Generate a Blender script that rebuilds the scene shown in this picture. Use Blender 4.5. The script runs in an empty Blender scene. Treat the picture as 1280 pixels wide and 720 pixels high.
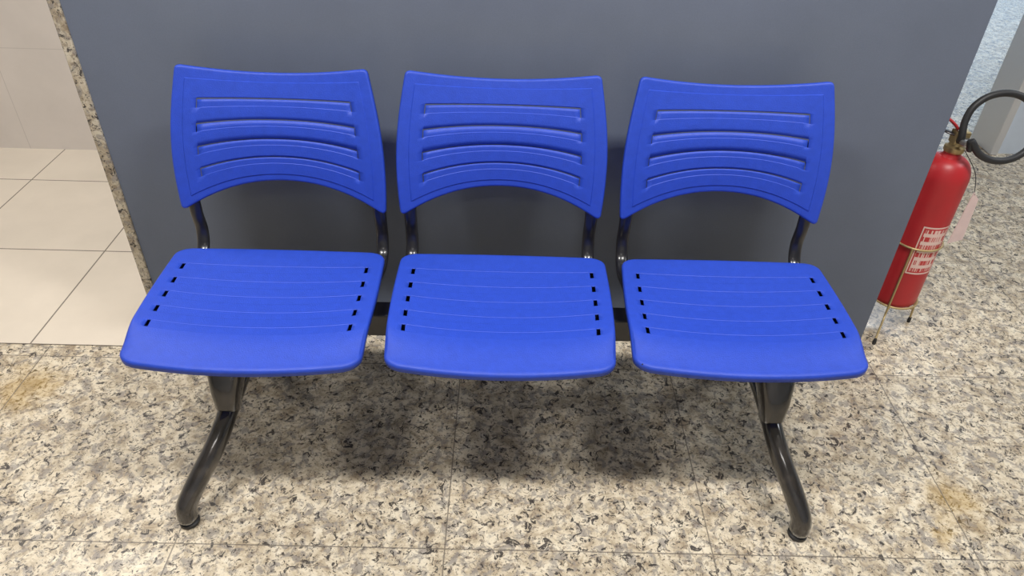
import bpy, math, random
from mathutils import Vector, Matrix
random.seed(3)
S=bpy.context.scene
COL=S.collection
S.view_settings.view_transform='Standard'
S.view_settings.look='None'

# ---------------------------------------------------------------- helpers
def link(o,parent=None):
    COL.objects.link(o)
    if parent: o.parent=parent
    return o
def empty(name):
    e=bpy.data.objects.new(name,None); e.empty_display_size=.1
    return link(e)
def mesh_obj(name,verts,faces,mat=None,parent=None,smooth=True,angle=35):
    me=bpy.data.meshes.new(name); me.from_pydata([tuple(v) for v in verts],[],faces); me.update()
    if smooth:
        me.polygons.foreach_set('use_smooth',[True]*len(me.polygons))
        me.set_sharp_from_angle(angle=math.radians(angle))
    if mat: me.materials.append(mat)
    return link(bpy.data.objects.new(name,me),parent)
def box(name,lo,hi,mat,parent=None,bevel=0):
    x0,y0,z0=lo;x1,y1,z1=hi
    v=[(x0,y0,z0),(x1,y0,z0),(x1,y1,z0),(x0,y1,z0),(x0,y0,z1),(x1,y0,z1),(x1,y1,z1),(x0,y1,z1)]
    f=[(0,3,2,1),(4,5,6,7),(0,1,5,4),(1,2,6,5),(2,3,7,6),(3,0,4,7)]
    o=mesh_obj(name,v,f,mat,parent,smooth=False)
    if bevel:
        m=o.modifiers.new('b','BEVEL'); m.width=bevel; m.segments=3
    return o
def catmull(P,n=8):
    P=[Vector(p) for p in P]; Q=[P[0]*2-P[1]]+P+[P[-1]*2-P[-2]]; out=[]
    for i in range(1,len(Q)-2):
        a,b,c,d=Q[i-1:i+3]
        for k in range(n):
            t=k/n
            out.append(.5*((2*b)+(c-a)*t+(2*a-5*b+4*c-d)*t*t+(3*b-a-3*c+d)*t**3))
    out.append(P[-1]); return out
def sweep(name,P,r,mat,parent=None,seg=16,n=8,cap=True,up=(1,0,0),round_ends=False,closed=False):
    pts=catmull(P,n) if n>1 else [Vector(p) for p in P]
    N=len(pts); verts=[];faces=[]
    up=Vector(up).normalized()
    rings=[]
    for i,p in enumerate(pts):
        t=i/(N-1)
        rr=r(t) if callable(r) else r
        if not isinstance(rr,tuple): rr=(rr,rr)
        T=(pts[min(i+1,N-1)]-pts[max(i-1,0)]).normalized()
        A=(up-T*up.dot(T))
        if A.length<1e-4: A=Vector((0,1,0))-T*T.y
        A.normalize(); B=T.cross(A)
        rings.append((p,A,B,rr,T))
    if round_ends:
        def caps(ring,sgn):
            p,A,B,rr,T=ring; out=[]
            for a in (25,50,70,84):
                a=math.radians(a); out.append((p+T*sgn*min(rr)*math.sin(a),A,B,(rr[0]*math.cos(a),rr[1]*math.cos(a)),T))
            return out
        rings=caps(rings[0],-1)[::-1]+rings+caps(rings[-1],1)
    for p,A,B,rr,T in rings:
        for k in range(seg):
            a=2*math.pi*k/seg
            verts.append(p+A*rr[0]*math.cos(a)+B*rr[1]*math.sin(a))
    M=len(rings)
    for i in range(M-1):
        for k in range(seg):
            faces.append((i*seg+k,i*seg+(k+1)%seg,(i+1)*seg+(k+1)%seg,(i+1)*seg+k))
    if cap:
        faces.append(tuple(range(seg))[::-1]); faces.append(tuple((M-1)*seg+k for k in range(seg)))
    return mesh_obj(name,verts,faces,mat,parent,angle=50)
def lathe(name,prof,c,mat,parent=None,seg=48,axis=None):
    verts=[];faces=[]
    for r,z in prof:
        for k in range(seg):
            a=2*math.pi*k/seg; verts.append((c[0]+r*math.cos(a),c[1]+r*math.sin(a),c[2]+z))
    n=len(prof)
    for i in range(n-1):
        for k in range(seg): faces.append((i*seg+k,i*seg+(k+1)%seg,(i+1)*seg+(k+1)%seg,(i+1)*seg+k))
    faces.append(tuple(range(seg))[::-1]); faces.append(tuple((n-1)*seg+k for k in range(seg)))
    return mesh_obj(name,verts,faces,mat,parent,angle=40)

# ---------------------------------------------------------------- materials
class NT:
    def __init__(s,name):
        s.m=bpy.data.materials.new(name); s.m.use_nodes=True; s.t=s.m.node_tree; s.b=s.t.nodes['Principled BSDF']
    def n(s,ty,**kw):
        x=s.t.nodes.new(ty)
        for k,v in kw.items(): setattr(x,k,v)
        return x
    def l(s,a,b): s.t.links.new(a,b)
    def math(s,op,a,b=None,c=None):
        x=s.n('ShaderNodeMath',operation=op)
        for i,v in enumerate((a,b,c)):
            if v is None: continue
            if isinstance(v,(int,float)): x.inputs[i].default_value=v
            else: s.l(v,x.inputs[i])
        return x.outputs[0]
    def noise(s,vec,scale,detail=4,rough=.5,dist=0,off=None):
        x=s.n('ShaderNodeTexNoise'); x.inputs['Scale'].default_value=scale; x.inputs['Detail'].default_value=detail
        x.inputs['Roughness'].default_value=rough; x.inputs['Distortion'].default_value=dist
        if off:
            a=s.n('ShaderNodeVectorMath',operation='ADD'); s.l(vec,a.inputs[0]); a.inputs[1].default_value=off; vec=a.outputs[0]
        s.l(vec,x.inputs['Vector']); return x.outputs['Fac']
    def ramp(s,fac,stops,interp='LINEAR'):
        x=s.n('ShaderNodeValToRGB'); x.color_ramp.interpolation=interp; e=x.color_ramp.elements
        while len(e)<len(stops): e.new(.5)
        for el,(p,c) in zip(e,stops):
            el.position=p; el.color=(*c,1) if isinstance(c,tuple) else (c,c,c,1)
        s.l(fac,x.inputs[0]); return x.outputs[0]
    def mix(s,fac,a,b,mode='MIX'):
        x=s.n('ShaderNodeMix',data_type='RGBA',blend_type=mode)
        for i,v in ((0,fac),(6,a),(7,b)):
            if isinstance(v,(int,float)): x.inputs[i].default_value=v
            elif isinstance(v,tuple): x.inputs[i].default_value=(*v,1)
            else: s.l(v,x.inputs[i])
        return x.outputs[2]
    def pos(s): return s.n('ShaderNodeNewGeometry').outputs['Position']
    def bump(s,h,strength,dist=.001):
        x=s.n('ShaderNodeBump'); x.inputs['Strength'].default_value=strength; x.inputs['Distance'].default_value=dist
        s.l(h,x.inputs['Height']); s.l(x.outputs[0],s.b.inputs['Normal'])
    def set(s,color=None,rough=None,metal=None,spec=None):
        if color is not None:
            if isinstance(color,tuple): s.b.inputs['Base Color'].default_value=(*color,1)
            else: s.l(color,s.b.inputs['Base Color'])
        if rough is not None:
            if isinstance(rough,float): s.b.inputs['Roughness'].default_value=rough
            else: s.l(rough,s.b.inputs['Roughness'])
        if metal is not None: s.b.inputs['Metallic'].default_value=metal
        if spec is not None: s.b.inputs['Specular IOR Level'].default_value=spec
        return s.m
def lin(r,g,b): return tuple(((c/255+.055)/1.055)**2.4 if c>10 else c/255/12.92 for c in (r,g,b))

def seam_mask(m,p,x0,y0,sx,sy,w):
    sep=m.n('ShaderNodeSeparateXYZ'); m.l(p,sep.inputs[0])
    outs=[]; cells=[]
    for o,off,s in ((sep.outputs[0],x0,sx),(sep.outputs[1],y0,sy)):
        q=m.math('DIVIDE',m.math('SUBTRACT',o,off),s)
        cells.append(m.math('FLOOR',q))
        fr=m.math('FRACT',q); d=m.math('MINIMUM',fr,m.math('SUBTRACT',1.0,fr))
        outs.append(m.math('LESS_THAN',m.math('MULTIPLY',d,s),w))
    return m.math('MAXIMUM',*outs),cells,sep

def mat_granite(name,seams=True,dark=1.0):
    m=NT(name); p=m.pos()
    k_=lambda t:tuple(x*dark for x in t)
    base=m.ramp(m.noise(p,21,8,.70,.6),[(.34,k_((.33,.26,.18))),(.45,k_((.54,.455,.33))),(.54,k_((.72,.63,.48))),(.67,k_((.80,.73,.59)))])
    gray=m.ramp(m.noise(p,38,6,.64,.9,off=(3.1,7.7,1)),[(.50,0.),(.585,1.)])
    c=m.mix(m.math('MULTIPLY',gray,.74),base,(.26,.238,.22))
    br=m.ramp(m.noise(p,70,4,.6,.4,off=(9.1,2.7,4)),[(.575,0.),(.625,1.)])
    c=m.mix(m.math('MULTIPLY',br,.65),c,(.20,.155,.115))
    bl=m.ramp(m.noise(p,50,7,.68,1.2,off=(1.3,5.2,8)),[(.560,0.),(.597,1.)])
    c=m.mix(m.math('MULTIPLY',bl,.92),c,(.040,.036,.037))
    bl2=m.ramp(m.noise(p,130,3,.6,.3,off=(4.3,1.2,3)),[(.60,0.),(.65,1.)])
    c=m.mix(m.math('MULTIPLY',bl2,.8),c,(.06,.052,.05))
    if seams:
        s,cells,sep=seam_mask(m,p,-.12,.972,.6,.6,.0016)
        cv=m.n('ShaderNodeCombineXYZ'); m.l(cells[0],cv.inputs[0]); m.l(cells[1],cv.inputs[1])
        wn=m.n('ShaderNodeTexWhiteNoise'); m.l(cv.outputs[0],wn.inputs['Vector'])
        f=m.math('MULTIPLY_ADD',wn.outputs['Value'],.12,.92)
        cc=m.n('ShaderNodeCombineXYZ')
        for i in range(3): m.l(f,cc.inputs[i])
        c=m.mix(1.0,c,cc.outputs[0],'MULTIPLY')
        # worn yellowed stains in the stone
        for cx,cy,r in ((1.10,1.13,.095),(-1.30,1.44,.12),(1.03,1.02,.03)):
            vd=m.n('ShaderNodeVectorMath',operation='DISTANCE'); m.l(p,vd.inputs[0]); vd.inputs[1].default_value=(cx,cy,0)
            nz=m.math('MULTIPLY_ADD',m.noise(p,14,4,.6),.16,-.08)
            d=m.math('ADD',vd.outputs['Value'],nz)
            k=m.n('ShaderNodeMapRange'); k.inputs[1].default_value=r*.3;k.inputs[2].default_value=r;k.inputs[3].default_value=.48;k.inputs[4].default_value=0
            m.l(d,k.inputs[0]); c=m.mix(k.outputs[0],c,(.42,.26,.05))
        c=m.mix(m.math('MULTIPLY',s,.75),c,(.14,.12,.10))
    m.set(c,rough=m.math('MULTIPLY_ADD',m.noise(p,6,3),.14,.16),spec=.5)
    return m.m
def mat_tile(name,x0,y0,sx,sy,col,axis='XY'):
    m=NT(name); p=m.pos()
    if axis=='XZ':
        sp=m.n('ShaderNodeSeparateXYZ'); m.l(p,sp.inputs[0]); cb=m.n('ShaderNodeCombineXYZ')
        m.l(sp.outputs[0],cb.inputs[0]); m.l(sp.outputs[2],cb.inputs[1]); q=cb.outputs[0]
    else: q=p
    s,cells,sep=seam_mask(m,q,x0,y0,sx,sy,.0024 if axis=='XY' else .0015)
    v=m.noise(p,3,5,.6)
    c=m.mix(m.ramp(v,[(.35,0.),(.7,1.)]),col,tuple(k*.9 for k in col))
    c=m.mix(s,c,(.22,.19,.16) if axis=='XY' else tuple(k*.8 for k in col))
    m.set(c,rough=.25,spec=.4); return m.m
def mat_simple(name,col,rough=.5,metal=0.,spec=.5,var=.0,nscale=20,bump=0,bscale=400,coat=0):
    m=NT(name); p=m.pos()
    if var:
        n=m.ramp(m.noise(p,nscale,5,.6),[(.3,0.),(.7,1.)])
        c=m.mix(n,tuple(k*(1-var) for k in col),tuple(min(1,k*(1+var)) for k in col))
    else: c=col
    m.set(c,rough=rough,metal=metal,spec=spec)
    if coat: m.b.inputs['Coat Weight'].default_value=coat; m.b.inputs['Coat Roughness'].default_value=.12
    if bump: m.bump(m.noise(p,bscale,2,.5),bump,.0006)
    return m.m
def mat_wall():
    m=NT('grey_laminate'); p=m.pos(); col=lin(106,114,130)
    n=m.ramp(m.noise(p,5,5,.6),[(.3,0.),(.7,1.)])
    c=m.mix(n,tuple(k*.95 for k in col),tuple(k*1.05 for k in col))
    fine=m.ramp(m.noise(p,260,3,.7),[(.35,.0),(.65,1.)])
    c=m.mix(m.math('MULTIPLY',fine,.16),c,tuple(k*.6 for k in col))
    m.set(c,rough=.42,spec=.35); m.bump(m.noise(p,400,2,.5),.2,.0006); return m.m

M_GRAN=mat_granite('granite_floor'); M_GTRIM=mat_granite('granite_trim',False,.75)
M_WT=mat_tile('cream_floor_tile',-1.38,1.62,.505,.485,lin(224,213,197))
M_WW=mat_tile('white_wall_tile',-2.03,-.167,.6,.6,lin(224,216,209),'XZ')
M_WALL=mat_wall()
M_PAINT=mat_simple('white_paint',(.60,.61,.63),.6,var=.03)
M_BPAINT=mat_simple('pale_blue_paint',(.58,.65,.74),.5,var=.03)
M_CEIL=mat_simple('ceiling_paint',(.62,.62,.60),.8,var=.02)
M_BLUE=mat_simple('blue_plastic',(.019,.061,.47),.48,spec=.42,var=.07,nscale=60,bump=.9,bscale=450)
M_BLACK=mat_simple('black_enamel',(.012,.012,.016),.28,spec=.5,var=.2,nscale=60,coat=.3)
def mat_leg():
    m=NT('glossy_black_steel'); p=m.pos()
    n=m.ramp(m.noise(p,22,5,.6,.3),[(.52,0.),(.78,1.)])
    c=m.mix(n,(.022,.019,.018),(.09,.075,.062))
    m.set(c,rough=.20,metal=.3,spec=.8)
    m.b.inputs['Coat Weight'].default_value=1.0; m.b.inputs['Coat Roughness'].default_value=.07
    m.bump(m.noise(p,90,3,.5),.25,.0008); return m.m
M_LEG=mat_leg()
M_RED=mat_simple('red_paint',lin(184,42,48),.40,var=.08,nscale=12)
M_RUB=mat_simple('black_rubber',(.02,.02,.022),.5)
M_BRASS=mat_simple('brass',(.42,.33,.18),.35,metal=.9)
M_WIRE=mat_simple('gold_wire',(.52,.40,.20),.4,metal=.6)
M_STEEL=mat_simple('steel',(.35,.35,.36),.35,metal=.9)
M_CARD=mat_simple('tag_card',(.75,.58,.56),.7,var=.05,nscale=40)
M_ALU=mat_simple('aluminium',(.7,.71,.73),.35,metal=.5)
def mat_label():
    m=NT('printed_label'); tc=m.n('ShaderNodeTexCoord').outputs['UV']
    sp=m.n('ShaderNodeSeparateXYZ'); m.l(tc,sp.inputs[0])
    U,V=sp.outputs[0],sp.outputs[1]
    v=m.math('FRACT',m.math('MULTIPLY',V,6.0))
    line=m.math('MULTIPLY',m.math('GREATER_THAN',v,.22),m.math('LESS_THAN',v,.80))
    cb=m.n('ShaderNodeCombineXYZ'); m.l(m.math('MULTIPLY',U,22.0),cb.inputs[0]); m.l(m.math('MULTIPLY',m.math('FLOOR',m.math('MULTIPLY',V,6.0)),3.7),cb.inputs[1])
    nz=m.noise(cb.outputs[0],1.0,1,.5)
    ink=m.math('MULTIPLY',line,m.math('GREATER_THAN',nz,.47))
    du=m.math('MINIMUM',U,m.math('SUBTRACT',1.0,U)); dv=m.math('MINIMUM',V,m.math('SUBTRACT',1.0,V))
    inner=m.math('MULTIPLY',m.math('GREATER_THAN',du,.09),m.math('GREATER_THAN',dv,.06))
    frame=m.math('MULTIPLY',m.math('GREATER_THAN',du,.04),m.math('GREATER_THAN',dv,.03))
    red=lin(196,60,62); wh=lin(236,205,196)
    c=m.mix(ink,wh,red); c=m.mix(inner,red,c); c=m.mix(frame,wh,c)
    m.set(c,rough=.4); return m.m
M_LABEL=mat_label()
def mat_glass():
    m=NT('window_glass'); m.b.inputs['Transmission Weight'].default_value=1; m.set((.9,.95,1),rough=.02); m.b.inputs['IOR'].default_value=1.05; return m.m
M_GLASS=mat_glass()

# ---------------------------------------------------------------- room shell
def plane(name,x0,x1,y0,y1,z,mat,th=.05): return box(name,(x0,y0,z-th),(x1,y1,z),mat)
plane('floor',-4.5,5.5,-2.5,8,0,M_GRAN)
vt=[(-4.5,1.62,.002),(-1.035,1.62,.002),(-1.035,1.80,.002),(1.0,1.80,.002),(1.0,2.86,.002),(-4.5,2.86,.002)]
mesh_obj('floor_tile_area',vt,[(0,1,2,3,4,5)],M_WT,smooth=False)
H=2.8
box('wall_partition',(-1.012,1.70,0),(1.077,1.80,H),M_WALL)
box('trim_1',(-1.037,1.694,0),(-1.010,1.806,H),M_GTRIM,bevel=.003)
box('wall_back',(-4.5,2.86,0),(1.5,3.0,H),M_WW)
box('wall_left',(-4.6,-2.5,0),(-4.5,3.0,H),M_PAINT)
box('wall_front',(-4.6,-2.6,0),(5.6,-2.5,H),M_PAINT)
box('wall_corridor',(1.4,3.0,0),(1.5,8.0,H),M_PAINT)
box('wall_side',(5.5,-2.5,0),(5.6,8.0,H),M_PAINT)
box('ceiling',(-4.6,-2.6,H),(5.6,8.1,H+.1),M_CEIL)
box('wall_right',(2.20,3.06,0),(2.95,3.2,H),M_BPAINT)
box('trim_2',(2.17,3.04,0),(2.205,3.22,H),M_ALU,bevel=.004)
for i,(a,b) in enumerate([((1.4,7.9,0),(5.5,8.0,.12)),((1.4,7.9,2.65),(5.5,8.0,H))]): box('wall_far' if i==0 else 'wall_far_top',a,b,M_PAINT)
win=empty('window_1')
for k in range(5):
    x=1.5+k*.985; box('mullion_%d'%k,(x,7.9,.12),(x+.06,7.98,2.65),M_ALU,win)
box('pane',(1.5,7.93,.12),(5.5,7.94,2.65),M_GLASS,win)

# ---------------------------------------------------------------- bench
bench=empty('waiting_room_bench')
def panel(name,us,vs,fn,hole,M,skirt,mat,th=.004,ang=9):
    nu,nv=len(us),len(vs); P=[];F=[]
    for v in vs:
        for u in us: P.append(Vector(fn(u,v)))
    for j in range(nv-1):
        for i in range(nu-1):
            if hole((us[i]+us[i+1])/2,(vs[j]+vs[j+1])/2): continue
            F.append((j*nu+i,j*nu+i+1,(j+1)*nu+i+1,(j+1)*nu+i))
    loop=[i for i in range(nu)]+[j*nu+nu-1 for j in range(1,nv)]+[(nv-1)*nu+i for i in range(nu-2,-1,-1)]+[j*nu for j in range(nv-2,0,-1)]
    n=len(loop); base=[P[i].copy() for i in loop]
    outs=[]
    for k in range(n):
        t=base[(k+1)%n]-base[k-1]; o=Vector((t.y,-t.x,0)); o.normalize(); outs.append(o)
    prev=loop; nf=len(F)
    for (ow,dn) in skirt:
        st=len(P)
        for k in range(n): P.append(base[k]+outs[k]*ow+Vector((0,0,-dn)))
        cur=list(range(st,st+n))
        for k in range(n):
            F.append((prev[k],cur[k],cur[(k+1)%n],prev[(k+1)%n]))
        prev=cur
    o=mesh_obj(name,[M@p for p in P],F,mat,bench,angle=ang)
    # keep the rolled rim smooth: only the moulded steps on the face stay sharp
    me=o.data; N0=nu*nv; ls=set(loop)
    for e in me.edges:
        a,b=e.vertices
        if a>=N0 or b>=N0 or (a in ls and b in ls): e.use_edge_sharp=False
    so=o.modifiers.new('s','SOLIDIFY'); so.thickness=th; so.offset=-1
    return o
def sstep(a,b,x):
    t=max(0,min(1,(x-a)/(b-a))); return t*t*(3-2*t)
def thin(L,E,mn):
    L=sorted(set(L)); out=[]
    for x in L:
        if out and x-out[-1]<mn:
            if x in E:
                if out[-1] not in E: out[-1]=x
                else: out.append(x)
            continue
        out.append(x)
    return out

SLV=[.185,.325,.462,.600,.735]
def seat_pan(cx,D,s0_,s1_):
    E=[]
    for c in SLV: E+= [round(c+q,4) for q in (-.030,.030,-.0325,.0325)]
    vs=thin([0,.005,.015,.03,.05,.97,.985,.995,1]+[i/30 for i in range(1,30)]+E,E+[0,1],.006)
    ue=[.835,.845,.88,.925,.95,.97,.985,.995,1,.8,.77]
    us=sorted(set([-x for x in ue]+ue+[i/16 for i in range(-12,13)]))
    def fn(u,v):
        hw=(.243-.005*v+.004*math.sin(math.pi*v))*(s0_+(s1_-s0_)*v)
        uc=.86; k=max(0,(abs(u)-uc)/(1-uc)); rnd=1-math.sqrt(max(0,1-k*k))
        s0=.004*u*u+.026*rnd
        s1=D-.026*u*u-.028*rnd
        s=s0+(s1-s0)*v
        d=-.012*(1-u*u)*math.sin(math.pi*min(1,v*1.05))-.020*sstep(.72,1.02,v)**1.3+.003*(1-v)
        if abs(u)<=.8352:
            for c in SLV:
                if abs(v-c)<.0305: d-=.0005
        return (u*hw,s,d)
    def hole(u,v):
        return .845<abs(u)<.88 and any(abs(v-c)<.029 for c in SLV)
    M=Matrix(((1,0,0,cx),(0,-1,0,1.490),(0,0,1,.440),(0,0,0,1)))
    return panel('seat_pan',us,vs,fn,hole,M,[(.003,.002),(.0045,.006),(.004,.016)],M_BLUE)
BSL=[(.165,.235),(.345,.412),(.525,.592),(.710,.785)]
GAP=.0105
def back_rest(cx,sb,st_):
    E=[.055,.060,.926,.931]
    for a,b in BSL: E+=[a,round(a+.004,4),round(b-GAP,4),b]
    vs=thin([0,.012,.03,.96,.98,.99,1]+[i/24 for i in range(1,24)]+E,E+[0,1],.006)
    ue=[.757,.766,.887,.896,.93,.96,.98,.99,1]
    us=sorted(set([-x for x in ue]+ue+[i/20 for i in range(-14,15)]+[.82,-.82]))
    L=.329
    def fn(u,v):
        hw=(.2355+.011*math.sin(math.pi*min(1,v*1.0))-.019*v**1.3)*(sb+(st_-sb)*v)
        uc=.95; k=max(0,(abs(u)-uc)/(1-uc)); rnd=1-math.sqrt(max(0,1-k*k))
        s0=.074*(1-abs(u)**2.1)+.008*rnd
        s1=L-.016*(1-u*u)-.009*rnd
        s=s0+(s1-s0)*v
        d=-.018*(1-u*u)+.008*math.sin(math.pi*v)
        if abs(u)>.891 or v>.928 or v<.0585: d-=.0020
        if abs(u)<=.758:
            for a,b in BSL:
                if a+.003<=v<=b+.0001: d-=.0008
        return (u*hw,s,d)
    def hole(u,v):
        for a,b in BSL:
            if abs(u)<.766 and b-GAP<v<b: return True
            if .757<abs(u)<.766 and a<v<b: return True
        return False
    T=Vector((0,.25,.968)); N=Vector((0,-.968,.25))
    M=Matrix(((1,0,0,cx),(0,T.y,N.y,1.5075),(0,T.z,N.z,.5393),(0,0,0,1)))
    return panel('backrest_shell',us,vs,fn,hole,M,[(.002,.0015),(.0035,.005),(.003,.014)],M_BLUE,th=.003)

for c,cb,sb,st_,D,(sa,ss) in zip([-.543,-.006,.522],(-.529,-.014,.507),(1.015,1.0,.99),(.975,1.0,.99),(.400,.394,.381),((1.02,1.03),(1.0,1.0),(.975,1.025))):
    o=seat_pan(c,D,sa,ss); o.data.flip_normals()
    back_rest(cb,sb,st_)
    for sg in (-1,1):
        x=cb+sg*.219*sb; xi=cb+sg*.200*sb
        P=[(x-sg*.01,1.20,.405),(x-sg*.01,1.38,.402),(x,1.475,.403),(x,1.525,.418),(x,1.545,.46),(x,1.540,.52),(x,1.548,.585),(x-sg*.006,1.566,.65),(xi,1.584,.72)]
        sweep('back_support',P,(.0155,.009),M_BLACK,bench,seg=16,n=8)
        xr=c+sg*.204*(sa+ss)/2
        box('slit_dark_backing',(xr-.030,1.135,.403),(xr+.026,1.46,.4195),M_BLACK,bench,.002)  # black strip added under the slits so they read as dark openings
    for y in (1.22,1.42):
        box('seat_rail',(c-.205,y-.012,.398),(c+.205,y+.012,.410),M_BLACK,bench,.002)
    for sg in (-1,1):
        box('seat_clamp',(c+sg*.14-.02,1.30,.372),(c+sg*.14+.02,1.41,.410),M_BLACK,bench,.003)
box('beam',(-.76,1.33,.312),(.735,1.385,.374),M_BLACK,bench,.004)
for x in (-.763,.733): box('beam_cap',(x,1.328,.310),(x+.006,1.387,.376),M_RUB,bench,.002)
for sg,x0,xt in ((-1,-.632,-.705),(1,.628,.686)):
    X=lambda q:x0+(xt-x0)*q
    H1=[(1,1.028,.026),(.96,1.036,.055),(.68,1.065,.095),(.30,1.115,.140),(.07,1.165,.175),(0,1.215,.196)]
    P=[(X(q),y,z) for q,y,z in H1]+[(x0,1.30,.205)]+[(X(q),2.60-y,z) for q,y,z in H1[::-1]]
    sweep('leg_tube',P,lambda t:(.0228,.0248),M_LEG,bench,seg=24,n=8,round_ends=True)
    prof=[(.180,1.215,.020,.026),(.21,1.212,.026,.036),(.25,1.235,.034,.050),(.30,1.275,.044,.068),(.335,1.31,.049,.074),(.372,1.33,.049,.062)]
    vv=[];ff=[];sg_=28
    for z,y,a,b in prof:
        for k in range(sg_):
            an=2*math.pi*k/sg_; cx_,sx_=math.cos(an),math.sin(an)
            e=.55; vv.append((x0+a*math.copysign(abs(cx_)**e,cx_),y+b*math.copysign(abs(sx_)**e,sx_),z))
    for i in range(len(prof)-1):
        for k in range(sg_): ff.append((i*sg_+k,i*sg_+(k+1)%sg_,(i+1)*sg_+(k+1)%sg_,(i+1)*sg_+k))
    ff.append(tuple(range(sg_))[::-1]); ff.append(tuple((len(prof)-1)*sg_+k for k in range(sg_)))
    mesh_obj('leg_column',vv,ff,M_LEG,bench,angle=30)
    for y in (1.028,1.572): lathe('foot_pad',[(.019,0),(.022,.003),(.022,.010),(.017,.013)],(xt,y,0.0),M_RUB,bench,seg=24)

# ---------------------------------------------------------------- fire extinguisher
ex=empty('fire_extinguisher'); EX,EY=1.203,1.83
R=.066
prof=[(.050,.095),(.060,.096),(.0655,.103),(R,.115),(R,.515)]
for k in range(1,9):
    a=math.radians(k*10.5); prof.append((.022+(R-.022)*math.cos(a),.515+.060*math.sin(a)))
prof+= [(.022,.582),(.022,.595)]
lathe('cylinder_body',prof,(EX,EY,0),M_RED,ex)
lathe('neck_collar',[(.024,.588),(.026,.592),(.026,.604),(.018,.608),(.016,.63)],(EX,EY,0),M_BRASS,ex,32)
box('valve_block',(EX-.018,EY-.016,.612),(EX+.022,EY+.016,.650),M_BRASS,ex,.005)
sweep('lever_handle',[(EX-.01,EY,.652),(EX-.025,EY+.01,.666),(EX-.04,EY+.04,.676)],(.010,.004),M_RED,ex,n=5,up=(0,1,0))
sweep('carry_handle',[(EX-.01,EY,.635),(EX-.03,EY+.01,.640),(EX-.05,EY+.04,.643)],(.010,.004),M_BLACK,ex,n=5,up=(0,1,0))
lathe('pressure_gauge',[(.014,0),(.016,.003),(.016,.012),(.013,.014)],(EX+.005,EY-.03,.622),M_STEEL,ex,24)
hc=Vector((EX+.086,EY-.01,.673)); HP=[(EX-.005,EY-.014,.626),(EX-.007,EY-.022,.640)]
for k in range(0,13):
    a=math.radians(178-k*28); HP.append((hc.x+.093*math.cos(a),hc.y+.03*math.sin(a)-.003*k,hc.z+.077*math.sin(a)))
HP.append((EX+.005,EY-.055,.622))
sweep('hose',HP,.0092,M_RUB,ex,seg=16,n=6,up=(0,1,0),round_ends=True)
def patch(name,a0,a1,z0,z1,r,mat):
    n=12; v=[];f=[]
    for j in range(2):
        for i in range(n+1):
            a=math.radians(a0+(a1-a0)*i/n); v.append((EX+r*math.cos(a),EY+r*math.sin(a),(z0,z1)[j]))
    for i in range(n): f.append((i,i+1,n+2+i,n+1+i))
    o=mesh_obj(name,v,f,mat,ex); uv=o.data.uv_layers.new(name='UVMap')
    for pl in o.data.polygons:
        for li in pl.loop_indices:
            vi=o.data.loops[li].vertex_index; uv.data[li].uv=((vi%(n+1))/n,vi//(n+1))
patch('label',-118,-48,.225,.385,R+.0007,M_LABEL)
tag=mesh_obj('inspection_tag',[(EX+.050,EY-.066,.335),(EX+.092,EY-.060,.345),(EX+.085,EY-.060,.475),(EX+.062,EY-.064,.50),
     (EX+.050,EY-.064,.335),(EX+.092,EY-.058,.345),(EX+.085,EY-.058,.475),(EX+.062,EY-.062,.50)],
     [(0,1,2,3),(7,6,5,4),(0,4,5,1),(1,5,6,2),(2,6,7,3),(3,7,4,0)],M_CARD,ex,smooth=False)
sweep('tag_string',[(EX+.018,EY-.02,.60),(EX+.05,EY-.052,.55),(EX+.066,EY-.063,.49)],.0012,M_RUB,ex,n=5,seg=6)

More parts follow.
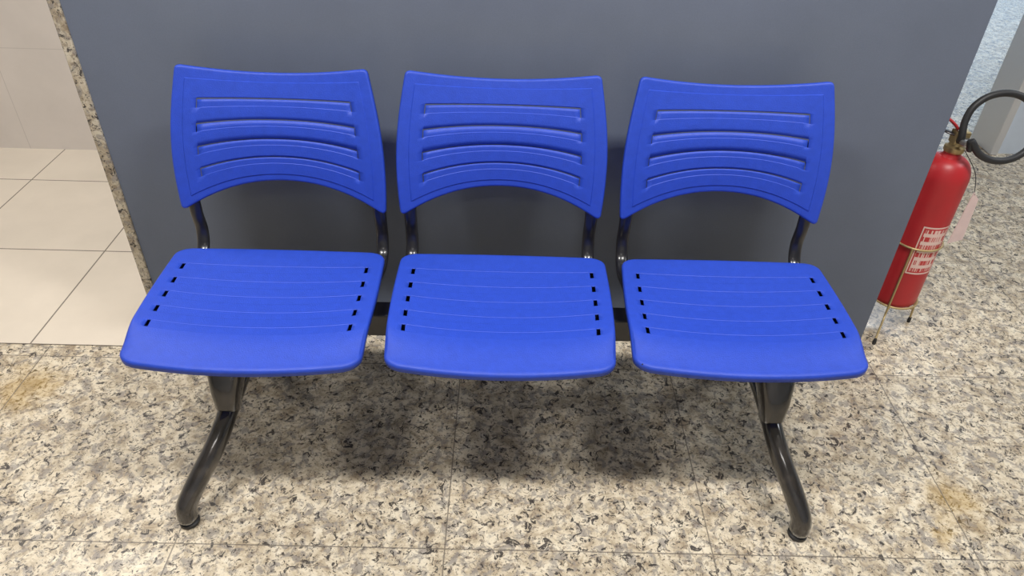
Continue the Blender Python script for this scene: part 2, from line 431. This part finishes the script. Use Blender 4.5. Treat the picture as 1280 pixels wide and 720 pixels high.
st=ex   # the wire stand is carried as part of the extinguisher
def ring(name,r,z,mat=M_WIRE,w=.0032):
    P=[(EX+r*math.cos(a),EY+r*math.sin(a),z) for a in [2*math.pi*k/40 for k in range(41)]]
    sweep(name,P,w,mat,st,seg=8,n=1,cap=False,up=(0,0,1))
ring('stand_upper_ring',R+.004,.31); ring('stand_lower_ring',R+.004,.10)
for i,(a,fr) in enumerate(((-122,.074),(-5,.014),(118,.07))):
    ca,sa=math.cos(math.radians(a)),math.sin(math.radians(a))
    P=[(EX+(R+.006)*ca,EY+(R+.006)*sa,.31),(EX+(R+.007)*ca,EY+(R+.007)*sa,.10),(EX+(R+.007+fr*.3)*ca,EY+(R+.007+fr*.3)*sa,.06),(EX+(R+fr)*ca,EY+(R+fr)*sa,.004)]
    sweep('stand_leg_%d'%(i+1),P,.0032,M_WIRE,st,seg=8,n=5)
    lathe('stand_tip_%d'%(i+1),[(.005,0),(.0055,.012),(.004,.02)],(EX+(R+fr)*ca,EY+(R+fr)*sa,0),M_RUB,st,12)
for a in (0,60,120):
    ca,sa=math.cos(math.radians(a)),math.sin(math.radians(a))
    sweep('stand_cross_wire',[(EX-(R+.004)*ca,EY-(R+.004)*sa,.0925),(EX+(R+.004)*ca,EY+(R+.004)*sa,.0925)],.0025,M_WIRE,st,seg=8,n=1)

# ---------------------------------------------------------------- lights
def lamp(x,y,sx,sy,power,col=(1,.97,.93)):
    e=empty('ceiling_light')
    box('housing',(x-sx/2-.03,y-sy/2-.03,H-.05),(x+sx/2+.03,y+sy/2+.03,H),M_PAINT,e,.004)
    l=bpy.data.lights.new('tube','AREA'); l.shape='RECTANGLE'; l.size=sx; l.size_y=sy; l.energy=power; l.color=col
    o=bpy.data.objects.new('tube',l); o.location=(x,y,H-.055); link(o,e)
lamp(-.90,.74,.8,.2,49)
lamp(.90,.74,.8,.2,49)
lamp(0,-1.2,1.2,.3,10)
lamp(-2.4,2.2,1.2,.3,25)
lamp(3.2,1.6,.6,1.2,31,(.90,.95,1))  # unseen cool fill lamp, raised to lighten wall_right
lamp(3.0,5.0,.6,1.2,36,(.85,.93,1))
w=bpy.data.worlds.new('sky'); w.use_nodes=True; bg=w.node_tree.nodes['Background']; bg.inputs[0].default_value=(.62,.80,1,1); bg.inputs[1].default_value=1.8; S.world=w

# ---------------------------------------------------------------- camera
f=923.0
p,psi,rho=[math.radians(a) for a in (36.7,.7,1.8)]
fw=Vector((math.sin(psi)*math.cos(p),math.cos(psi)*math.cos(p),-math.sin(p)))
r0=Vector((math.cos(psi),-math.sin(psi),0)); u0=r0.cross(fw)
r=math.cos(rho)*r0+math.sin(rho)*u0; u=math.cos(rho)*u0-math.sin(rho)*r0
c=bpy.data.cameras.new('camera'); co=link(bpy.data.objects.new('camera',c))
c.sensor_width=36; c.lens=f/1280*36; c.clip_start=.02
co.matrix_world=Matrix(((r.x,u.x,-fw.x,0),(r.y,u.y,-fw.y,0),(r.z,u.z,-fw.z,1.455),(0,0,0,1)))
S.camera=co
